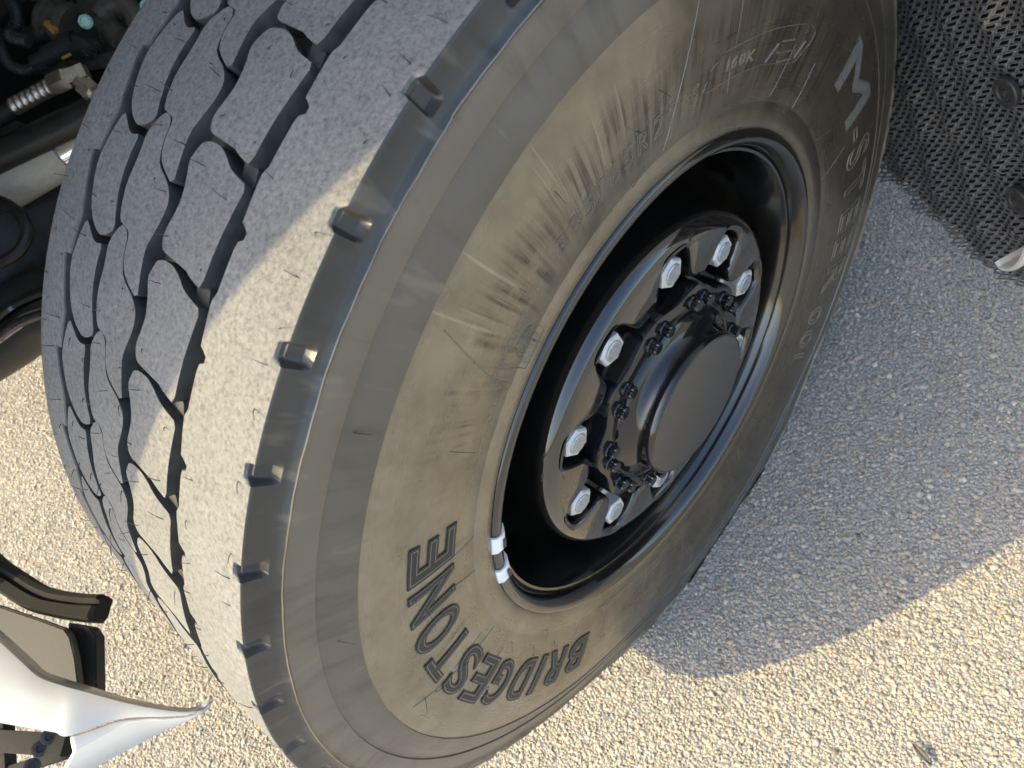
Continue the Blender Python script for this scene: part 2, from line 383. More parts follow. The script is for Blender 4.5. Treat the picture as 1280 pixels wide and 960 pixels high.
fix_normals(me); me.set_sharp_from_angle(angle=R_(38))
# ---- tread blocks between the grooves
B4 = [(-45, .06), (-42, -.02), (-36, -.05), (-24, -.055), (-14, -.01), (-5, .06), (6, .095), (18, .12), (16, .33), (13, .62), (12, .93),
      (4, .915), (-5, .885), (-13, .835), (-20, .80), (-29, .81), (-36, .85), (-41, .83), (-44, .74), (-40, .58), (-38, .44), (-41, .28), (-47, .13)]
B3 = [(-101, -.10), (-94, -.085), (-90.5, -.03), (-90, .08), (-87, .20), (-82.5, .30), (-62, .405), (-55, .50), (-55, .63), (-60, .80), (-64, .93), (-62, 1.12),
      (-58, 1.345), (-77.5, 1.245), (-83, 1.16), (-85.5, 1.06), (-86, .92), (-90, .87), (-97, .855), (-104, .84), (-108, .74), (-111, .55), (-109, .30), (-111, .08)]
B2 = [(-153, .055), (-145, .12), (-138, .175), (-131, .195), (-123, .17), (-125, .35), (-123, .62), (-117, .82), (-112, .95), (-119, 1.02), (-128, 1.06),
      (-137, 1.03), (-145, .965), (-152, .875), (-158, .71), (-163, .50), (-159, .26)]
PIT = .080
def grow(poly, d):
    """offset the outline outwards by d metres and round its corners"""
    q = np.array([(x * .001, u * PIT) for x, u in poly]); n_ = len(q)
    ar = .5 * sum(q[i][0] * q[(i + 1) % n_][1] - q[(i + 1) % n_][0] * q[i][1] for i in range(n_)); sg = 1 if ar > 0 else -1; out = []
    for i in range(n_):
        e0 = q[i] - q[i - 1]; e1 = q[(i + 1) % n_] - q[i]; n0 = np.array([e0[1], -e0[0]]) / np.hypot(*e0) * sg; n1 = np.array([e1[1], -e1[0]]) / np.hypot(*e1) * sg
        m = n0 + n1; m = m / max(.6, (m @ m) / 2 ** .5) if m @ m > .3 else n0; out.append(q[i] + m * d)
    r = []
    for i in range(n_):
        a, b = out[i], out[(i + 1) % n_]; r += [a * .78 + b * .22, a * .22 + b * .78]
    return [(p[0], p[1] / PIT) for p in r]
def fill_bm(poly, step):
    b = bmesh.new(); vs = [b.verts.new((x, y, 0)) for x, y in poly]; b.faces.new(vs)
    bmesh.ops.triangulate(b, faces=b.faces[:])
    ys = [p[1] for p in poly]
    for s in np.arange(math.ceil(min(ys) / step) * step, max(ys), step):
        bmesh.ops.bisect_plane(b, geom=b.verts[:] + b.edges[:] + b.faces[:], dist=1e-6, plane_co=(0, s, 0), plane_no=(0, 1, 0))
    return b
def walls(b):
    """extrude the outline; returns the set of lower vertices"""
    be = [e for e in b.edges if e.is_boundary]; r = bmesh.ops.extrude_edge_only(b, edges=be)
    return set(v for v in r['geom'] if isinstance(v, bmesh.types.BMVert))
def block(name, poly, k, top=0., depth=GD + .001, mats=('tread', 'groove'), gr=.0027):
    b = fill_bm(grow(poly, gr), 1 / 6)
    nt_ = len(b.faces); low = walls(b)
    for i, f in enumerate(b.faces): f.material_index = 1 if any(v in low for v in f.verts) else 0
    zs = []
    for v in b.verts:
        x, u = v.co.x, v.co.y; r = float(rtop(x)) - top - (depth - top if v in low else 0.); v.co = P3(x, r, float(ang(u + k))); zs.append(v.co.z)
    if max(zs) < .03: b.free(); return
    bmesh.ops.recalc_face_normals(b, faces=b.faces[:])
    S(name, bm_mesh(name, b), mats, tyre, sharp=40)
def visible(k):                  # pitches on the far underside in the contact patch have no free face
    return True
for k in range(NP):
    kk = k - 5
    for pl in (B4, B3, B2): block('tread_block', pl, kk)
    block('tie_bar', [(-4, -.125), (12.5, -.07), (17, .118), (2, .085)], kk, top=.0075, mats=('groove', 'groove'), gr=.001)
# ---- wear-indicator bars across the grooves (thin raised lines on the floors) and rubber whiskers
hv = []; hf = []
def hair(p, d, side, ln, r=.00045):
    p = Vector(p); d = Vector(d).normalized(); side = Vector(side)
    q = [p - d * .001, p + d * ln * .45 + side * ln * .12, p + d * ln + side * ln * .55]
    e1 = d.orthogonal().normalized(); e2 = d.cross(e1); base = len(hv)
    for i, c in enumerate(q):
        rr = r * (1, .85, .45)[i]
        for t in range(3): hv.append(c + (e1 * math.cos(2.094 * t) + e2 * math.sin(2.094 * t)) * rr)
    for i in range(2):
        for t in range(3): hf.append((base + i * 3 + t, base + i * 3 + (t + 1) % 3, base + i * 3 + 3 + (t + 1) % 3, base + i * 3 + 3 + t))
    hf.append((base + 6, base + 7, base + 8))
spots = [(97, -.14), (97, .14), (98, .5), (46, .47), (40, .98), (8, .25), (7, .80), (-30, .10), (-38, .93 - .2), (-60, .45), (-62, 1.05), (-80, .38), (-96, .0), (-105, .72),
         (-122, .75), (-126, .3), (-148, .2), (-150, .8), (-172, .1), (-182, .5), (-200, .3), (-203, .8)]
for k in range(NP):
    for x, u in spots:
        if random.random() < .22: continue
        x = x * .001 + random.uniform(-.002, .002); a = float(ang(k + u + random.uniform(-.02, .02))); r = float(rtop(x))
        p = Vector((x, r * math.cos(a), HR + r * math.sin(a)))
        if p.z < .05: continue
        d = Vector((0, math.cos(a), math.sin(a))); tg = Vector((0, -math.sin(a), math.cos(a)))
        lean = Vector((random.choice((-1, -1, 1)) * random.uniform(.6, 1.4), 0, 0)) + tg * random.uniform(-.4, .4)
        hair(p, d + lean * 1.0, lean, random.uniform(.004, .0095))
for x, r, n_ in ((.1331, .42, 12), (.1325, .388, 16), (.1250, .481, 8), (.1262, .327, 24)):
    for k in range(n_):
        a = random.uniform(0, 2 * math.pi); rr_ = r + random.uniform(-.01, .01)
        p = Vector((x - .0004, rr_ * math.cos(a), HR + rr_ * math.sin(a)))
        if p.z < .04: continue
        rad_ = Vector((0, math.cos(a), math.sin(a)))
        hair(p, Vector((.35, 0, 0)) + rad_ * random.uniform(-1, 1), Vector((-.05, 0, 0)), random.uniform(.008, .016), .0004)
o = S('rubber_whiskers', pymesh('rubber_whiskers', hv, hf), ['hair'], tyre); o['kind'] = 'stuff'
# ---- raised marks on the sidewall
sp_r = np.array([r for x, r in side_prof])[::-1]; sp_x = np.array([x for x, r in side_prof])[::-1]
def side_x(r): return float(np.interp(r, sp_r, sp_x))
def side_pt(r, a_deg, h): a = R_(a_deg + PHI); return P3(side_x(r) + h, r, a)
def glyph_mesh(ch, outline=False, bold=0., bev=.02):
    cu = bpy.data.curves.new('glyph', 'FONT'); cu.body = ch; cu.size = 1.0; cu.resolution_u = 5
    if outline: cu.fill_mode = 'NONE'; cu.bevel_depth = bev; cu.bevel_resolution = 0
    else: cu.offset = bold
    ob = bpy.data.objects.new('glyph', cu); C.objects.link(ob)
    dg = bpy.context.evaluated_depsgraph_get(); me = bpy.data.meshes.new_from_object(ob.evaluated_get(dg))
    bpy.data.objects.remove(ob); bpy.data.curves.remove(cu)
    return me
def letters(text, a0, a1, r0, r1, h, m, outline=False, bold=.0, bev=.02, name='letter', gap=.16, flip=False, slant=0., cell=0.):
    """text runs clockwise from angle a0 to a1 with its feet at r0 and its top at r1"""
    g = []
    for ch in text:
        if ch == ' ': g.append((None, .35, 0, 1.)); continue
        m0 = glyph_mesh(ch); co = np.array([v.co for v in m0.vertices]); bpy.data.meshes.remove(m0)
        g.append((glyph_mesh(ch, outline, bold, bev), max(.16, np.ptp(co[:, 0])), co[:, 0].min(), (cell / max(.16, np.ptp(co[:, 0])) if cell and np.ptp(co[:, 0]) > .25 else 1.)))
    tot = sum(x[1] * x[3] for x in g) + gap * (len(g) - 1); sa = (a0 - a1) / tot; cap = .72; sh = (r1 - r0) / cap; pos = 0.
    for me, wd, x0, ws in g:
        if me is None: pos += wd + gap; continue
        b = bmesh.new(); b.from_mesh(me); bpy.data.meshes.remove(me)
        bmesh.ops.remove_doubles(b, verts=b.verts[:], dist=1e-4)
        for s in np.arange(-.1, 1.0, .12):
            bmesh.ops.bisect_plane(b, geom=b.verts[:] + b.edges[:] + b.faces[:], dist=1e-5, plane_co=(0, s, 0), plane_no=(0, 1, 0))
        for s in np.arange(0, 1.2, .2):
            bmesh.ops.bisect_plane(b, geom=b.verts[:] + b.edges[:] + b.faces[:], dist=1e-5, plane_co=(s, 0, 0), plane_no=(1, 0, 0))
        low = set() if outline else walls(b)
        for v in b.verts:
            r = r0 + v.co.y * sh; a = a0 - (pos + (v.co.x - x0) * ws + slant * v.co.y) * sa
            hh = (-.0006 if v in low else h) if not outline else h * .3 + v.co.z * sh * .42
            v.co = side_pt(r, a, hh)
        bmesh.ops.recalc_face_normals(b, faces=b.faces[:])
        S(name, bm_mesh(name, b), [m], tyre, sharp=35); pos += wd * ws + gap
letters('BRIDGESTONE', 200.5, 121.0, .3575, .4110, .0013, 'letter', bold=.035, gap=.19, slant=.03, cell=.46)
letters('BRIDGESTONE', 200.5, 121.0, .3575, .4110, .0012, 'fine', outline=True, bev=.036, gap=.19, slant=.03, name='letter_edge', cell=.46)
letters('M', 4.5, -10.5, .376, .432, .0011, 'letter_pale', slant=.0)
letters('M', 4.5, -10.5, .376, .432, .0011, 'fine', outline=True, bev=.022, name='letter_edge')
letters('-STEER', -13.5, -53, .377, .430, .0014, 'fine', outline=True, bev=.028, gap=.2)
letters('001', -57, -70, .366, .402, .0012, 'fine', outline=True, bev=.035, gap=.2)
letters('385/65R22.5', 81, 51, .352, .372, .0010, 'fine', outline=True, bev=.028, gap=.3)
letters('E7W52377', 99.6, 89.8, .3525, .3620, .0008, 'fine', outline=True, bev=.05, gap=.2)
letters('RFID', 96.2, 91.4, .3190, .3280, .0008, 'fine', outline=True, bev=.05, gap=.2)
letters('160K', 44.5, 37.5, .3665, .3765, .0008, 'fine', outline=True, bev=.05, gap=.2)
def side_line(name, pts, wd=.0009, h=.0007, m='fine'):
    """thin moulded line through (radius, angle) points"""
    b = bmesh.new(); q = []
    for (r0, a0), (r1, a1) in zip(pts, pts[1:]):
        n_ = max(2, int(max(abs(a1 - a0) / 1.2, abs(r1 - r0) / .006)))
        q += [(r0 + (r1 - r0) * i / n_, a0 + (a1 - a0) * i / n_) for i in range(n_)]
    q.append(pts[-1]); tube_bm(b, [side_pt(r, a, h * .3) for r, a in q], wd * .5, 5)
    return S(name, bm_mesh(name, b), [m], tyre)
side_line('moulded_frame', [(.3415, 97.2), (.3155, 97.0), (.3155, 90.6), (.3235, 90.3)])
side_line('moulded_plate_outline', [(.3585, 49.6), (.3745, 48.6), (.384, 45.5), (.3865, 40), (.393, 30), (.399, 23), (.395, 20.6), (.386, 20.8), (.364, 23.5), (.3605, 27), (.3605, 34), (.3575, 42), (.3555, 48), (.3585, 49.6)])
for r0, a0, r1, a1 in ((.362, 33.5, .378, 31.2), (.362, 29.5, .366, 25.5), (.370, 30.5, .374, 25.0), (.380, 30.0, .383, 26.5), (.368, 24.4, .384, 22.8)):
    side_line('moulded_mark', [(r0, a0), (r1, a1)], .0022, .0012)
for i in range(26):
    a = i * 360 / 26 + random.uniform(-3, 3); r0 = random.choice((.326, .33, .344)); side_line('mould_vent_line', [(r0, a), (r0 + random.uniform(.02, .05), a + random.uniform(-2.5, 2.5))], .0008, .0005)
for a in (58, 100.5, 156):
    side_line('mould_seam', [(.330, a), (.44, a - 6)], .0010, .0006)
for i in range(4):     # arcs of the radio emblem above RFID
    r_c, a_c = .3335, 93.0; pts = []
    for t in np.linspace(20, 200, 9):
        q = .0035 + .0032 * i; pts.append((r_c + q * math.sin(R_(t)), a_c - q / r_c * 57.3 * math.cos(R_(t)) * 1.1))
    side_line('emblem_arc', pts, .0009, .0007)
# ------------------------------------------------------------------ wheel rim
XW = Matrix(((0, 0, 1, 0), (1, 0, 0, 0), (0, 1, 0, HR), (0, 0, 0, 1)))       # local z -> world x, local x -> world y
bm = bmesh.new()
lathe_bm(bm, XW, [(-.23, .285), (-.22, .299), (-.21, .285), (-.17, .276), (-.08, .24), (.0, .25), (.06, .263), (.10, .270), (.108, .2735), (.1085, .2765), (.106, .2785),
                  (.111, .2795), (.117, .2815), (.1215, .2840), (.1245, .2870), (.1262, .2905), (.1262, .2945), (.1245, .2978), (.121, .2994), (.116, .2990), (.110, .295)], 220, False)
rim = P('wheel_rim', bm_mesh('wheel_rim', bm), ['rimpaint'], sharp=50)
fix_normals(rim.data); rim.data.set_sharp_from_angle(angle=R_(50))
rim['label'] = 'glossy black steel rim with deep barrel'
NUT0 = 122.9
def pol(x, r, a_deg): a = R_(a_deg + PHI); return Vector((x, r * math.cos(a), HR + r * math.sin(a)))
def wheel_sweep(name, fn, n, m, parent, sharp=45):
    V = []; F = []; k = None
    for i in range(n):
        q = fn(360 * i / n); k = len(q)
        V += [pol(x, r, 360 * i / n) for x, r in q]
    for i in range(n):
        for j in range(k - 1): F.append((i * k + j, ((i + 1) % n) * k + j, ((i + 1) % n) * k + j + 1, i * k + j + 1))
    me = pymesh(name, V, F); fix_normals(me); return S(name, me, [m], parent, sharp=sharp)
def disc_fn(a):
    c = math.cos(R_(10 * (a - NUT0))); ri = .1665 + .0235 * math.tanh(2.1 * c + .25) / math.tanh(2.1)
    return [(-.02, .256), (.0, .240), (.03, .222), (.06, .2145), (.096, .2125), (.106, .2105), (.1135, .206), (.1175, .200), (.119, .194), (.1195, ri + .0085), (.1188, ri + .0045), (.1165, ri + .0015), (.112, ri - .0002), (.088, ri - .001)]
wheel_sweep('wheel_disc', disc_fn, 480, 'gloss', rim, sharp=60)
wheel_sweep('nut_seat', lambda a: [(.089, .196), (.0895, .10)], 160, 'hub', rim)
for i in range(10):
    a = NUT0 - 36 * i; c = pol(.0895, .1675, a); f = frame(c, (1, 0, 0), (0, math.cos(R_(a + 9 * i)), math.sin(R_(a + 9 * i))))
    bm = bmesh.new()
    lathe_bm(bm, f, [(0, .0235), (.004, .0240), (.0055, .0225), (.0070, .0195)], 28)
    lathe_bm(bm, f, [(.0065, .0183), (.024, .0183), (.0262, .0163)], 6)
    nu = S('lug_nut', bm_mesh('lug_nut', bm), ['nut'], rim, sharp=30)
    bm = bmesh.new(); lathe_bm(bm, f, [(.0255, .0118), (.0275, .0118), (.0283, .0108)], 20); 
    S('stud_end', bm_mesh('stud_end', bm), ['stud'], rim)
for a in (134.0, 144.2):
    b = bmesh.new(); n_ = 8; rows_ = []
    for j in range(n_ + 1):
        t = a - 2.1 + 4.2 * j / n_; e = abs(j / n_ - .5) * 2; k = .0009 * (1 if e > .9 else 0)
        rows_.append([pol(x, r, t) for x, r in ((.113, .2775), (.1185 - k, .2785), (.1225 - k, .2815), (.1265 - k, .2850), (.1290 - k, .2900), (.1288 - k, .2965), (.1255 - k, .3012), (.121, .3015))])
    vs = [[b.verts.new(p) for p in r_] for r_ in rows_]
    for r0, r1 in zip(vs, vs[1:]):
        for q in range(len(r0) - 1): b.faces.new((r0[q], r1[q], r1[q + 1], r0[q + 1]))
    b.faces.new(vs[0]); b.faces.new(vs[-1][::-1]); bmesh.ops.recalc_face_normals(b, faces=b.faces[:])
    S('balance_weight', bm_mesh('balance_weight', b), ['weight'], rim, sharp=50)
    b = bmesh.new(); fr = frame(pol(.1297, .2885, a), (1, 0, 0), pol(0, 1, a) - pol(0, 0, a)); box_bm(b, fr, .0035, .0125, .0014, .0005)
    S('weight_slot', bm_mesh('weight_slot', b), ['blackp'], rim)
# ---- hub
def hub_fn(a):
    c = math.cos(R_(10 * (a - NUT0 - 18))); ro = .1335 + .0045 * c
    return [(.05, ro), (.119, ro), (.1225, ro - .001), (.1240, ro - .004), (.1242, .112), (.1225, .110), (.1225, .1075), (.1262, .1055), (.130, .0985), (.1345, .0930), (.1405, .0902), (.150, .0893), (.1555, .0890), (.1580, .0875), (.1586, .0850)]
hub = P('hub', pymesh('hub', [(0, 0, 0)], []), ['hub'])
me_h = []
V = []; F = []; n_ = 360
for i in range(n_):
    q = hub_fn(360 * i / n_); k = len(q); V += [pol(x, r, 360 * i / n_) for x, r in q]
for i in range(n_):
    for j in range(k - 1): F.append((i * k + j, ((i + 1) % n_) * k + j, ((i + 1) % n_) * k + j + 1, i * k + j + 1))
hm = pymesh('hub', V, F); fix_normals(hm); hm.materials.append(M['hub']); old = hub.data; hub.data = hm; bpy.data.meshes.remove(old)
for p in hm.polygons: p.use_smooth = True
hm.set_sharp_from_angle(angle=R_(40)); hub['label'] = 'black bolted hub with round flat cap'
bm = bmesh.new(); lathe_bm(bm, XW, [(.150, .0852), (.1584, .0852), (.1588, .084), (.1588, .001)], 90); S('hub_cap_face', bm_mesh('hub_cap_face', bm), ['cap'], hub)
for i in range(10):
    for d in (-5.6, 5.6):
        a = NUT0 - 18 - 36 * i + d; c = pol(.124, .1205, a); f = frame(c, (1, 0, 0)); bm = bmesh.new()
        lathe_bm(bm, f, [(0, .0088), (.0022, .0088), (.0034, .0078)], 20)
        n12 = 24; rings = []
        for h, s in ((.003, 1.), (.0105, 1.), (.0118, .86)):
            rings.append([bm.verts.new(f @ Vector(((.0064 + (.0009 if j % 2 else -.0005)) * s * math.cos(2 * math.pi * j / n12), (.0064 + (.0009 if j % 2 else -.0005)) * s * math.sin(2 * math.pi * j / n12), h))) for j in range(n12)])
        for r0, r1 in zip(rings, rings[1:]):
            for j in range(n12): bm.faces.new((r0[j], r0[(j + 1) % n12], r1[(j + 1) % n12], r1[j]))
        bm.faces.new(rings[-1])
        S('hub_bolt', bm_mesh('hub_bolt', bm), ['hub'], hub, sharp=30)
bm = bmesh.new(); lathe_bm(bm, XW, [(-.30, .19), (-.05, .19), (.05, .135)], 60); S('brake_drum', bm_mesh('brake_drum', bm), ['under'], hub)
# ------------------------------------------------------------------ ground
bm = bmesh.new(); bmesh.ops.create_grid(bm, x_segments=1, y_segments=1, size=300)
g = link('ground', bm_mesh('ground', bm), None, ['ground'], smooth=False); g['kind'] = 'structure'; g['label'] = 'coarse pale asphalt pavement in bright sun'
def pebbles():
    sp = .0045
    xs = np.arange(-2.9, 1.2, sp); ys = np.arange(-1.9, 1.6, sp)
    X, Y = np.meshgrid(xs, ys); X = X.ravel() + rng.uniform(-.45, .45, X.size) * sp; Y = Y.ravel() + rng.uniform(-.45, .45, Y.size) * sp
    q = np.stack([X, Y, np.zeros_like(X)], 1) - np.array(CAM); R = np.array(ROT); c = q @ R
    u = c[:, 0] / -c[:, 2] * FPX; v = c[:, 1] / -c[:, 2] * FPX
    keep = (np.abs(u) < 640 * 1.10) & (np.abs(v) < 480 * 1.12) & (c[:, 2] < 0)
    # nothing is strewn under the middle of the tyre or far in beneath the truck where only the base shows
    keep &= ~((X > -.19) & (X < .09) & (np.abs(Y) < .13))
    t = X * TV.x + Y * TV.y; l = X * LV.x + Y * LV.y
    keep &= ~((X > -.23) & (X < .02) & (Y > -.45) & (Y < .5)); keep &= ~((l < -.45) & (t < .55))
    X, Y = X[keep], Y[keep]; n = len(X); open('/tmp/pebbles.txt', 'w').write(str(n)) if False else None
    s = rng.lognormal(math.log(.0024), .36, n); s = np.clip(s, .0018, .0068); el = rng.uniform(.75, 1.3, n); th = rng.uniform(0, 6.283, n)
    h = s * rng.uniform(.28, .56, n); zc = rng.uniform(-.0007, .0004, n)
    base = []
    for rr, zz, off in ((1.0, 0.0, 0.), (.62, .9, .5)):
        for j in range(4): base.append((rr * math.cos(2 * math.pi * j / 4 + off), rr * math.sin(2 * math.pi * j / 4 + off), zz))
    base = np.array(base); nb = len(base)
    B = np.repeat(base[None], n, 0) * (1 + rng.uniform(-.25, .25, (n, nb, 1))); B[:, :4, 2] = 0
    x = B[..., 0] * s[:, None] * el[:, None]; y = B[..., 1] * s[:, None] / el[:, None]; z = B[..., 2] * h[:, None] + zc[:, None]
    tx = rng.normal(0, .22, n)[:, None]; ty = rng.normal(0, .22, n)[:, None]; z = z + tx * x + ty * y
    ct, st = np.cos(th)[:, None], np.sin(th)[:, None]
    co = np.stack([X[:, None] + x * ct - y * st, Y[:, None] + x * st + y * ct, np.maximum(z, -.002) + .0008], -1).reshape(-1, 3)
    f4 = [(j, (j + 1) % 4, 4 + (j + 1) % 4, 4 + j) for j in range(4)] + [(4, 5, 6, 7)]
    lp = np.array([i for f in f4 for i in f]); cnt = np.array([4] * 5)
    loops = (lp[None] + (np.arange(n) * nb)[:, None]).ravel(); tot = np.tile(cnt, n); st_ = np.concatenate([[0], np.cumsum(tot)[:-1]])
    me = bpy.data.meshes.new('pavement_stones'); me.vertices.add(n * nb); me.vertices.foreach_set('co', co.ravel().astype(np.float32))
    me.loops.add(len(loops)); me.loops.foreach_set('vertex_index', loops.astype(np.int32))
    me.polygons.add(len(tot)); me.polygons.foreach_set('loop_start', st_.astype(np.int32)); me.polygons.foreach_set('loop_total', tot.astype(np.int32))
    me.update(calc_edges=True)
    b = rng.normal(1.02, .085, n); b = np.clip(b, .45, 1.6); spk = rng.random(n); b[spk > .985] *= 1.5; b[spk < .02] *= .5
    warm = rng.normal(0, .045, n)
    col = np.stack([.368 * b * (1 + warm), .326 * b, .265 * b * (1 - warm), np.ones(n)], 1); col[:, :3] = np.clip(col[:, :3], .03, .8)
    at_ = me.color_attributes.new('stone', 'FLOAT_COLOR', 'POINT'); at_.data.foreach_set('color', np.repeat(col, nb, 0).ravel().astype(np.float32))
    o = link('pavement_stones', me, None, ['stone'], sharp=0); o['kind'] = 'stuff'; o['label'] = 'small pale stones set in the asphalt surface'; o['category'] = 'stones'
pebbles()
# a dry leaf on the pavement
def leaf():
    c = at_z(1152, 943, .004); f = frame(c + Vector((0, 0, .002)), (0, 0, 1), ray(1165, 960) - ray(1140, 928)); b = bmesh.new(); L_ = []; R2 = []; Mi = []
    for i in range(9):
        t = i / 8; wdt = .0052 * math.sin(math.pi * t) ** .8 + .0002; x = (t - .5) * .034; z = .004 * math.sin(math.pi * t) - .001
        L_.append(b.verts.new(f @ Vector((x, wdt, z + .003)))); Mi.append(b.verts.new(f @ Vector((x, 0, z)))); R2.append(b.verts.new(f @ Vector((x, -wdt, z + .003))))
    for i in range(8):
        b.faces.new((L_[i], L_[i + 1], Mi[i + 1], Mi[i])); b.faces.new((Mi[i], Mi[i + 1], R2[i + 1], R2[i]))
    o = link('dry_leaf', bm_mesh('dry_leaf', b), None, ['leaf']); o['label'] = 'small dark curled dry leaf lying on the sunlit pavement'; o['category'] = 'leaf'
    md = o.modifiers.new('thick', 'SOLIDIFY'); md.thickness = .0006
M['leaf'] = m_simple('dry_leaf', (.09, .085, .08), .6, nscale=300)
leaf()
# ------------------------------------------------------------------ bumper corner in front of the wheel
def sheet(name, rows, m, thick, parent=truck, sub=6, mk=P, off=-1., sharp=14):
    """smooth sheet through rows of points (each a list of Vectors)"""
    R0 = [spline(r, sub) for r in rows]; rr = R0
    nV = [p for r in rr for p in r]; nn = len(rr[0]); F = [(i * nn + j, i * nn + j + 1, (i + 1) * nn + j + 1, (i + 1) * nn + j) for i in range(len(rr) - 1) for j in range(nn - 1)]
    me = pymesh(name, nV, F); o = mk(name, me, [m], parent, sharp=sharp)
    md = o.modifiers.new('thick', 'SOLIDIFY'); md.thickness = thick; md.offset = off
    return o
z_ = at_z
tip = z_(263, 868, .385); tilt = R_(26.5)
BN = (TV * -math.sin(tilt) + LV * .10 + Vector((0, 0, math.cos(tilt)))).normalized()
def on(px, py, n, p0, d=0.):                   # point on the bumper's flat face, d below it
    r = ray(px, py); return CAM + r * ((p0 - CAM).dot(n) / r.dot(n)) - n * d
edge = [(-90, 716), (-10, 786), (30, 822), (48, 838), (75, 848), (100, 856), (160, 874), (215, 885), (245, 884), (263, 868)]
edge2 = [(-90, 724), (-10, 794), (28, 829), (48, 846), (75, 856), (100, 863), (160, 879), (215, 888.5), (246, 887.5), (265.5, 870.5)]
low = [(-90, 890), (-10, 902), (30, 909), (48, 912), (70, 916), (88, 920), (150, 899), (208, 896), (244, 891.5), (266, 874)]
rows = [[on(x, y, BN, tip, .030 - .024 * k / 9) for k, (x, y) in enumerate(edge)], [on(x, y, BN, tip, .006) for x, y in edge2], [on(x, y + 3, BN, tip) for x, y in edge2],
        [on(x, y, BN, tip) for x, y in low]]
bumper = sheet('front_bumper', rows, 'white', .004)
bumper['label'] = 'curved white bumper corner tapering to a point'
A0, A1, A2 = on(266, 875, BN, tip, .0005), on(182, 889, BN, tip, .001), on(92, 938, BN, tip, .022)
BN2 = (A1 - A0).cross(A2 - A0).normalized(); BN2 = BN2 if BN2.z > 0 else -BN2
crease = [(92, 938), (125, 920), (150, 907), (182, 897.5), (208, 897.5), (244, 893), (266, 876)]
bott = [(60, 995), (118, 960), (148, 943), (178, 927), (205, 913), (240, 898), (264, 879)]
rows = [[on(x, y, BN, tip, .001) for x, y in ((88, 920.5), (125, 908), (150, 899.5), (182, 896.5), (208, 896.5), (244, 892), (266, 874.5))], [on(x, y, BN2, A0) for x, y in crease], [on(x, y, BN2, A0) for x, y in bott]]
sheet('bumper_lower_lip', rows, 'white', .004, bumper, mk=lambda n, me, m, p, sharp: S(n, me, m, p, sharp=sharp))
def Ssub(n, me, m, p, sharp=30): return S(n, me, m, p, sharp=sharp)
# grey inner panel and black stay behind the bumper
def plate(name, pts, thick, m, parent, nrm=None, bev=.002):
    b = bmesh.new(); vs = [b.verts.new(p) for p in pts]; f = b.faces.new(vs); b.normal_update(); n_ = f.normal.copy()
    if n_.z < 0: n_ = -n_
    r = bmesh.ops.extrude_face_region(b, geom=[f]); 
    for v in r['geom']:
        if isinstance(v, bmesh.types.BMVert): v.co -= n_ * thick
    bmesh.ops.recalc_face_normals(b, faces=b.faces[:])
    if bev: bmesh.ops.bevel(b, geom=b.edges[:], offset=bev, segments=2, affect='EDGES')
    return (P if parent is truck else S)(name, bm_mesh(name, b), [m], parent, sharp=35)
plate('bumper_inner_panel', [z_(-60, 738, .415), z_(0, 758, .415), z_(50, 775, .415), z_(80, 786, .415), z_(87, 796, .415), z_(92, 822, .415), z_(99, 868, .40), z_(40, 862, .40), z_(-60, 800, .40)], .012, 'greyp', bumper)
plate('bumper_stay', [z_(84, 778, .39), z_(112, 783, .39), z_(119, 795, .39), z_(120, 868, .38), z_(96, 868, .38), z_(86, 800, .39)], .02, 'blackp', bumper)
b = bmesh.new(); pth = spline([z_(-70, 640, .40), z_(-20, 700, .395), z_(20, 730, .39), z_(55, 750, .385), z_(95, 758, .38), z_(128, 760, .378)], 8)
rings = []
for i, p in enumerate(pth):
    d = (pth[min(i + 1, len(pth) - 1)] - pth[max(i - 1, 0)]).normalized(); sd_ = d.cross(Vector((0, 0, 1))).normalized(); up = Vector((0, 0, 1))
    e = .75 if i in (0, len(pth) - 1) else 1.
    sec = [(-.021, 0), (-.019, .010), (-.012, .013), (-.004, .010), (0, .016), (.016, .018), (.021, .012), (.021, -.016), (.012, -.022), (-.018, -.02)]
    rings.append([b.verts.new(p + sd_ * s * e + up * h * e) for s, h in sec])
for r0, r1 in zip(rings, rings[1:]):
    for j in range(10): b.faces.new((r0[j], r0[(j + 1) % 10], r1[(j + 1) % 10], r1[j]))
b.faces.new(rings[0]); b.faces.new(rings[-1][::-1]); bmesh.ops.recalc_face_normals(b, faces=b.faces[:])
bar = P('spoiler_bar', bm_mesh('spoiler_bar', b), ['rubber'], sharp=30); bar['label'] = 'black curved rubber bar behind the white bumper'
b = bmesh.new(); lathe_bm(b, frame(z_(120, 771, .376), ray(120, 771) * -1), [(0, .005), (.004, .005)], 16); S('bar_hole', bm_mesh('bar_hole', b), ['hair'], bar)
# grille insert under the bumper corner
def bar_at(name, p0, p1, wd, hg, m, parent, bev=.002):
    p0, p1 = Vector(p0), Vector(p1); d = p1 - p0; b = bmesh.new(); box_bm(b, frame((p0 + p1) / 2, d, (0, 0, 1)), hg, wd, d.length, bev); return S(name, bm_mesh(name, b), [m], parent, sharp=35)
bar_at('grille_bar', z_(-20, 925, .40), z_(86, 932, .40), .03, .02, 'rubber', bumper)
bar_at('grille_bar', z_(-20, 975, .37), z_(88, 940, .385), .016, .010, 'rubber', bumper)
bar_at('grille_bar', z_(-20, 945, .38), z_(60, 925, .39), .008, .012, 'steel', bumper)
bar_at('grille_bar', z_(6, 985, .36), z_(2, 900, .40), .03, .02, 'rubber', bumper)
for px, py in ((61, 921), (50, 936), (40, 958)):
    b = bmesh.new(); lathe_bm(b, frame(z_(px, py, .412), ray(px, py) * -1), [(0, .011), (.003, .011), (.004, .008), (.004, .005), (.001, .004)], 18); S('grille_screw', bm_mesh('grille_screw', b), ['blackp'], bumper)
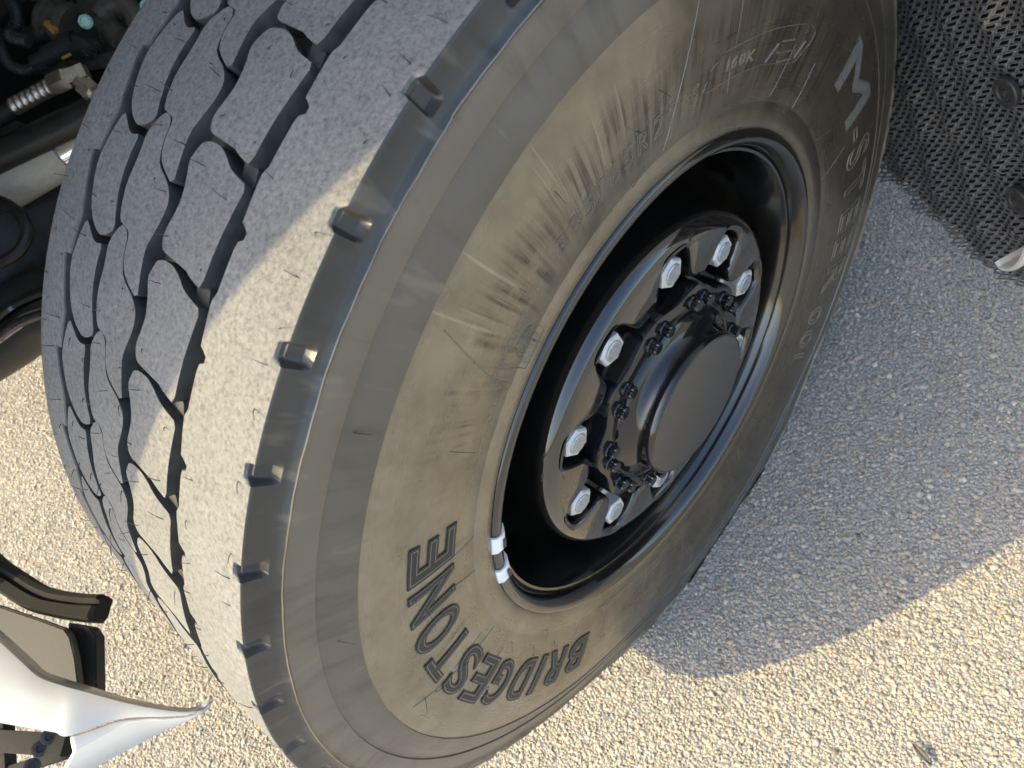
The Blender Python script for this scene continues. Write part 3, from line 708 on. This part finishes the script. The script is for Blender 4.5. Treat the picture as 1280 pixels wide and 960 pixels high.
# ------------------------------------------------------------------ spray flap behind the wheel
FT = -.592
def flap():
    root = None; cw, chh = .0135, .0088; SH = .73; L0, L1, Z0, Z1 = -.50, .20, .03, .80
    nl, nz = int((L1 - L0) / cw), int((Z1 - Z0 + .6) / chh)
    cen = []
    for i in range(-2, 20):
        for j in range(-2, 30): cen.append((L0 + i * .060 + (j % 2) * .030 + random.uniform(-.004, .004), Z0 - .5 + j * .062 + SH * (i * .060 + (j % 2) * .03) + random.uniform(-.004, .004)))
    cen = np.array(cen)
    def disp(l, z):
        d = (cen[:, 0] - l) ** 2 / .00030 + (cen[:, 1] - z) ** 2 / .00045
        return .0135 * np.exp(-d).sum() + .006 * math.sin(z * 13 + l * 4) 
    # lower edge: rounded corner cut on the outer side
    def zlow(l): return .168 + .006 * math.sin(l * 60) + max(0, (l - .01)) ** 2 * 9.0
    V = []; F = []
    for j in range(nz):
        for i in range(nl):
            l = L0 + (i + .17 * (j % 6)) * cw; z = Z0 - .55 + j * chh + SH * (l - L0)
            if z < zlow(l) or z > Z1: continue
            b0 = len(V); wob = .0009 * math.sin(l * 70 + j * .7)
            for (u, v) in ((0, 0), (cw, 0), (cw, chh), (0, chh), (cw * .2, chh * .30), (cw * .8, chh * .30), (cw * .8, chh * .88), (cw * .2, chh * .88)):
                zz = z + v + wob + SH * u; V.append(W(FT + disp(l + u, zz), l + u, zz))
            # the long strands stand proud of the short cross bars
            for k in range(4): F.append((b0 + k, b0 + (k + 1) % 4, b0 + 4 + (k + 1) % 4, b0 + 4 + k))
    me = pymesh('spray_flap', V, F)
    o = P('spray_flap', me, ['flap'], sharp=0); md = o.modifiers.new('thick', 'SOLIDIFY'); md.thickness = .0012; md.offset = 0
    o['label'] = 'dark dimpled mesh spray flap behind the wheel'
    V = []; F = []; n_ = 30
    for j in range(n_ + 1):
        for i in range(n_ + 1):
            l = L0 + (L1 - L0) * i / n_; z = max(zlow(l) + .004, Z0 + (Z1 - Z0) * j / n_); V.append(W(FT - .012 + .004 * math.sin(z * 13 + l * 4), l, z))
    for j in range(n_):
        for i in range(n_): F.append((j * (n_ + 1) + i, j * (n_ + 1) + i + 1, (j + 1) * (n_ + 1) + i + 1, (j + 1) * (n_ + 1) + i))
    k = S('flap_backing', pymesh('flap_backing', V, F), ['under'], o, sharp=0); md = k.modifiers.new('thick', 'SOLIDIFY'); md.thickness = .006
    for px, py in ((1253, 118), (1268, 253)):
        c = at_T(px, py, FT + .019); f = frame(c, TV); b = bmesh.new()
        lathe_bm(b, f, [(-.008, .020), (-.003, .020), (-.0015, .0185), (-.0015, .0125), (-.003, .011), (-.003, .0055), (.000, .005), (.001, .003)], 28)
        S('flap_washer', bm_mesh('flap_washer', b), ['blackp'], o, sharp=35)
    return o
fl = flap()
# white edge of the step behind the flap
pts = [at_T(1247, 326, FT + .05), at_T(1254, 334, FT + .05), at_T(1266, 335, FT + .05), at_T(1277, 326, FT + .05), at_T(1287, 305, FT + .05), at_T(1294, 285, FT + .05), at_T(1310, 225, FT + .05), at_T(1335, 140, FT + .05)]
b = bmesh.new(); pth = spline(pts, 6); rings = []
for i, p in enumerate(pth):
    d = (pth[min(i + 1, len(pth) - 1)] - pth[max(i - 1, 0)]).normalized(); n1 = d.cross(TV).normalized()
    rings.append([b.verts.new(p + n1 * s + TV * t) for s, t in ((-.004, .0), (-.004, -.05), (.004, -.05), (.004, .0), (.002, .004), (-.002, .004))])
for r0, r1 in zip(rings, rings[1:]):
    for j in range(6): b.faces.new((r0[j], r0[(j + 1) % 6], r1[(j + 1) % 6], r1[j]))
b.faces.new(rings[0]); b.faces.new(rings[-1][::-1]); bmesh.ops.recalc_face_normals(b, faces=b.faces[:])
st = P('step_edge', bm_mesh('step_edge', b), ['white'], sharp=40); st['label'] = 'curved white edge of the cab step'
# ------------------------------------------------------------------ chassis parts seen in the dark beyond the tyre
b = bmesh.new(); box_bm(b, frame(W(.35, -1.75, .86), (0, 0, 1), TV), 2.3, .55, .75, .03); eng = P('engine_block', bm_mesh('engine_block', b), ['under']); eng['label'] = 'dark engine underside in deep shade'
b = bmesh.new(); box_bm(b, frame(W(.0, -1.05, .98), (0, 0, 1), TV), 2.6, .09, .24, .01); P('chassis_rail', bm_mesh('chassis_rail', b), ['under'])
backdrop = plate('engine_undertray', [at(-220, -160, 1.80), at(330, -160, 1.70), at(330, 400, 1.70), at(60, 430, 1.74), at(-220, 505, 1.80)], .03, 'void', truck, bev=.006)  # dark plate added as a backdrop for the shade between the chassis parts
def rod(name, p0, p1, prof, m, parent, n=28, sharp=35):
    p0, p1 = Vector(p0), Vector(p1); d = p1 - p0; b = bmesh.new(); lathe_bm(b, frame(p0, d), [(h * d.length, r) for h, r in prof], n); return (P if parent is truck else S)(name, bm_mesh(name, b), [m], parent, sharp=sharp)
D = 1.52
link_rod = rod('steering_link', at(-60, 272, D + .02), at(150, 150, D), [(0, .040), (1, .040)], 'chrome', truck)
link_rod['label'] = 'polished steel steering link with a grey sleeve'
rod('link_sleeve', at(6, 234, D + .013), at(80, 190, D + .006), [(0, .0405), (.0, .0455), (1, .0455), (1, .0405)], 'sleeve', link_rod)
rod('link_cover', at(-60, 225, D - .03), at(170, 115, D - .05), [(0, .03), (1, .03)], 'under', link_rod)
beam = None
b = bmesh.new(); tube_bm(b, spline([at(-80, 470, 1.62), at(0, 420, 1.60), at(50, 385, 1.58), at(120, 370, 1.56)], 6), .075, 40)
beam = P('axle_beam', bm_mesh('axle_beam', b), ['blackp']); beam['label'] = 'black painted front axle beam'
b = bmesh.new(); tube_bm(b, spline([at(-60, 462, 1.50), at(0, 398, 1.50), at(40, 372, 1.50), at(110, 350, 1.50)], 6), .012, 10); S('axle_pipe', bm_mesh('axle_pipe', b), ['gloss'], beam)
b = bmesh.new(); tube_bm(b, spline([at(-60, 470, 1.49), at(0, 420, 1.49), at(40, 396, 1.49), at(110, 378, 1.49)], 6), .011, 10); S('axle_pipe', bm_mesh('axle_pipe', b), ['gloss'], beam)
b = bmesh.new(); pts = [at(-60 + 34 + 60 * math.cos(t), 290 + 42 * math.sin(t), 1.47) for t in np.linspace(-1.2, 4.4, 22)]; tube_bm(b, pts, .012, 10); ring = P('axle_eye', bm_mesh('axle_eye', b), ['under'])
b = bmesh.new(); box_bm(b, frame(at(20, 310, 1.60), ray(20, 310), ray(60, 290) - ray(0, 320)), .34, .20, .05, .02); S('eye_plate', bm_mesh('eye_plate', b), ['under'], ring)
# bracket with a bolt hole
br = plate('bracket', [at(-30, 175, 1.58), at(20, 150, 1.56), at(66, 172, 1.55), at(40, 195, 1.55), at(-30, 225, 1.57)], .02, 'iron', truck); br['label'] = 'brown painted cast bracket with bolt'
b = bmesh.new(); lathe_bm(b, frame(at(33, 182, 1.545), ray(33, 182) * -1), [(0, .024), (.012, .024), (.012, .018), (.004, .017), (.004, .010), (.012, .009)], 24); S('bracket_bolt', bm_mesh('bracket_bolt', b), ['iron'], br)
# brake hose, fitting and valve cluster
fit = rod('hose_fitting', at(66, 106, 1.46), at(87, 96, 1.45), [(0, .019), (.12, .021), (.9, .021), (1, .018)], 'steel', truck, n=6, sharp=20); fit['label'] = 'bright steel elbow fitting on a brake hose'
rod('elbow_body', at(84, 98, 1.45), at(108, 88, 1.45), [(0, .017), (1, .017)], 'steel', fit, n=4, sharp=20)
rod('elbow_nut', at(98, 100, 1.45), at(124, 124, 1.45), [(0, .013), (.25, .013), (.28, .020), (.72, .020), (.76, .012), (1, .012)], 'steel', fit, n=6, sharp=20)
pr_ = []
for i in range(7): pr_ += [(i / 7, .012), (i / 7 + .03, .0165), (i / 7 + .10, .0165), (i / 7 + .13, .012)]
rod('hose_spring', at(16, 134, 1.48), at(66, 107, 1.46), pr_, 'steel', fit, n=18, sharp=60)
b = bmesh.new(); tube_bm(b, spline([at(-40, 170, 1.52), at(-5, 148, 1.50), at(22, 131, 1.48)], 6), .015, 12); S('brake_hose', bm_mesh('brake_hose', b), ['blackp'], fit)
val = rod('brake_valve', at(58, 20, 1.55), at(92, 36, 1.55), [(0, .040), (.2, .046), (.3, .046), (.32, .038), (.7, .038), (.72, .046), (1, .044)], 'iron', truck); val['label'] = 'dark brown brake valve with green bolts and hoses'
rod('valve_port', at(34, 46, 1.55), at(64, 32, 1.54), [(0, .016), (.5, .016), (.52, .020), (1, .020)], 'blackp', val)
rod('valve_clip', at(58, 28, 1.51), at(70, 40, 1.51), [(0, .007), (1, .007)], 'amber', val, n=4)
rod('valve_connector', at(42, 78, 1.52), at(96, 52, 1.50), [(0, .013), (.3, .013), (.31, .018), (.6, .018), (.62, .021), (1, .021)], 'blackp', val)
rod('connector_wire', at(78, 73, 1.50), at(98, 63, 1.49), [(0, .003), (1, .003)], 'yellow', val, n=8)
for i in range(5): bar_at('connector_rib', at(92 + 5.5 * i, 50 + 1.5 * i - 4, 1.485), at(112 + 3 * i, 72 - 4 * i + 0, 1.485), .006, .012, 'blackp', val)
bar_at('connector_body', at(92, 58, 1.50), at(118, 56, 1.50), .05, .03, 'blackp', val, .004)
for px, py in ((107, 27), (184, 8)):
    c = at(px, py, 1.47); b = bmesh.new(); lathe_bm(b, frame(c, ray(px, py) * -1), [(-.03, .008), (-.004, .008), (-.004, .0125), (0, .0125)], 20); lathe_bm(b, frame(c, ray(px, py) * -1), [(0, .0105), (.008, .0105), (.0095, .009)], 6)
    S('valve_bolt', bm_mesh('valve_bolt', b), ['green'], val, sharp=30)
b = bmesh.new(); tube_bm(b, spline([at(125, 22, 1.52), at(135, 8, 1.52), at(150, 5, 1.52), at(166, 14, 1.52), at(172, 30, 1.53)], 6), .020, 14); S('valve_elbow', bm_mesh('valve_elbow', b), ['iron'], val)
rod('valve_boss', at(130, 30, 1.54), at(152, 48, 1.54), [(0, .030), (.4, .030), (.42, .024), (1, .024)], 'iron', val)
rod('valve_boss', at(150, 40, 1.56), at(175, 28, 1.56), [(0, .016), (1, .020)], 'iron', val)
for pts, r in (([(0, -10), (18, 8), (22, 28), (14, 45), (36, 52)], .012), ([(-8, 20), (2, 60), (12, 80), (32, 88), (60, 76)], .010), ([(10, -10), (40, -6), (60, 4), (72, 10)], .010), ([(88, -6), (94, 14), (104, 34), (116, 48), (124, 60)], .003)):
    q = spline([at(x, y, 1.56 - .01 * i) for i, (x, y) in enumerate(pts)], 14); b = bmesh.new()
    rr_ = [r * (1.0 if r < .005 else (1.12 if i % 2 else .92)) for i in range(len(q))]; tube_bm(b, q, rr_, 10); S('cable_conduit', bm_mesh('cable_conduit', b), ['blackp'], val)
plate('valve_bracket', [at(60, 78, 1.56), at(110, 70, 1.55), at(155, 60, 1.55), at(165, 78, 1.55), at(130, 84, 1.55), at(70, 92, 1.56), at(40, 92, 1.57)], .008, 'iron', val)
plate('valve_bracket', [at(92, -20, 1.60), at(150, -20, 1.60), at(175, 40, 1.60), at(130, 70, 1.60), at(100, 40, 1.60)], .01, 'iron', val)
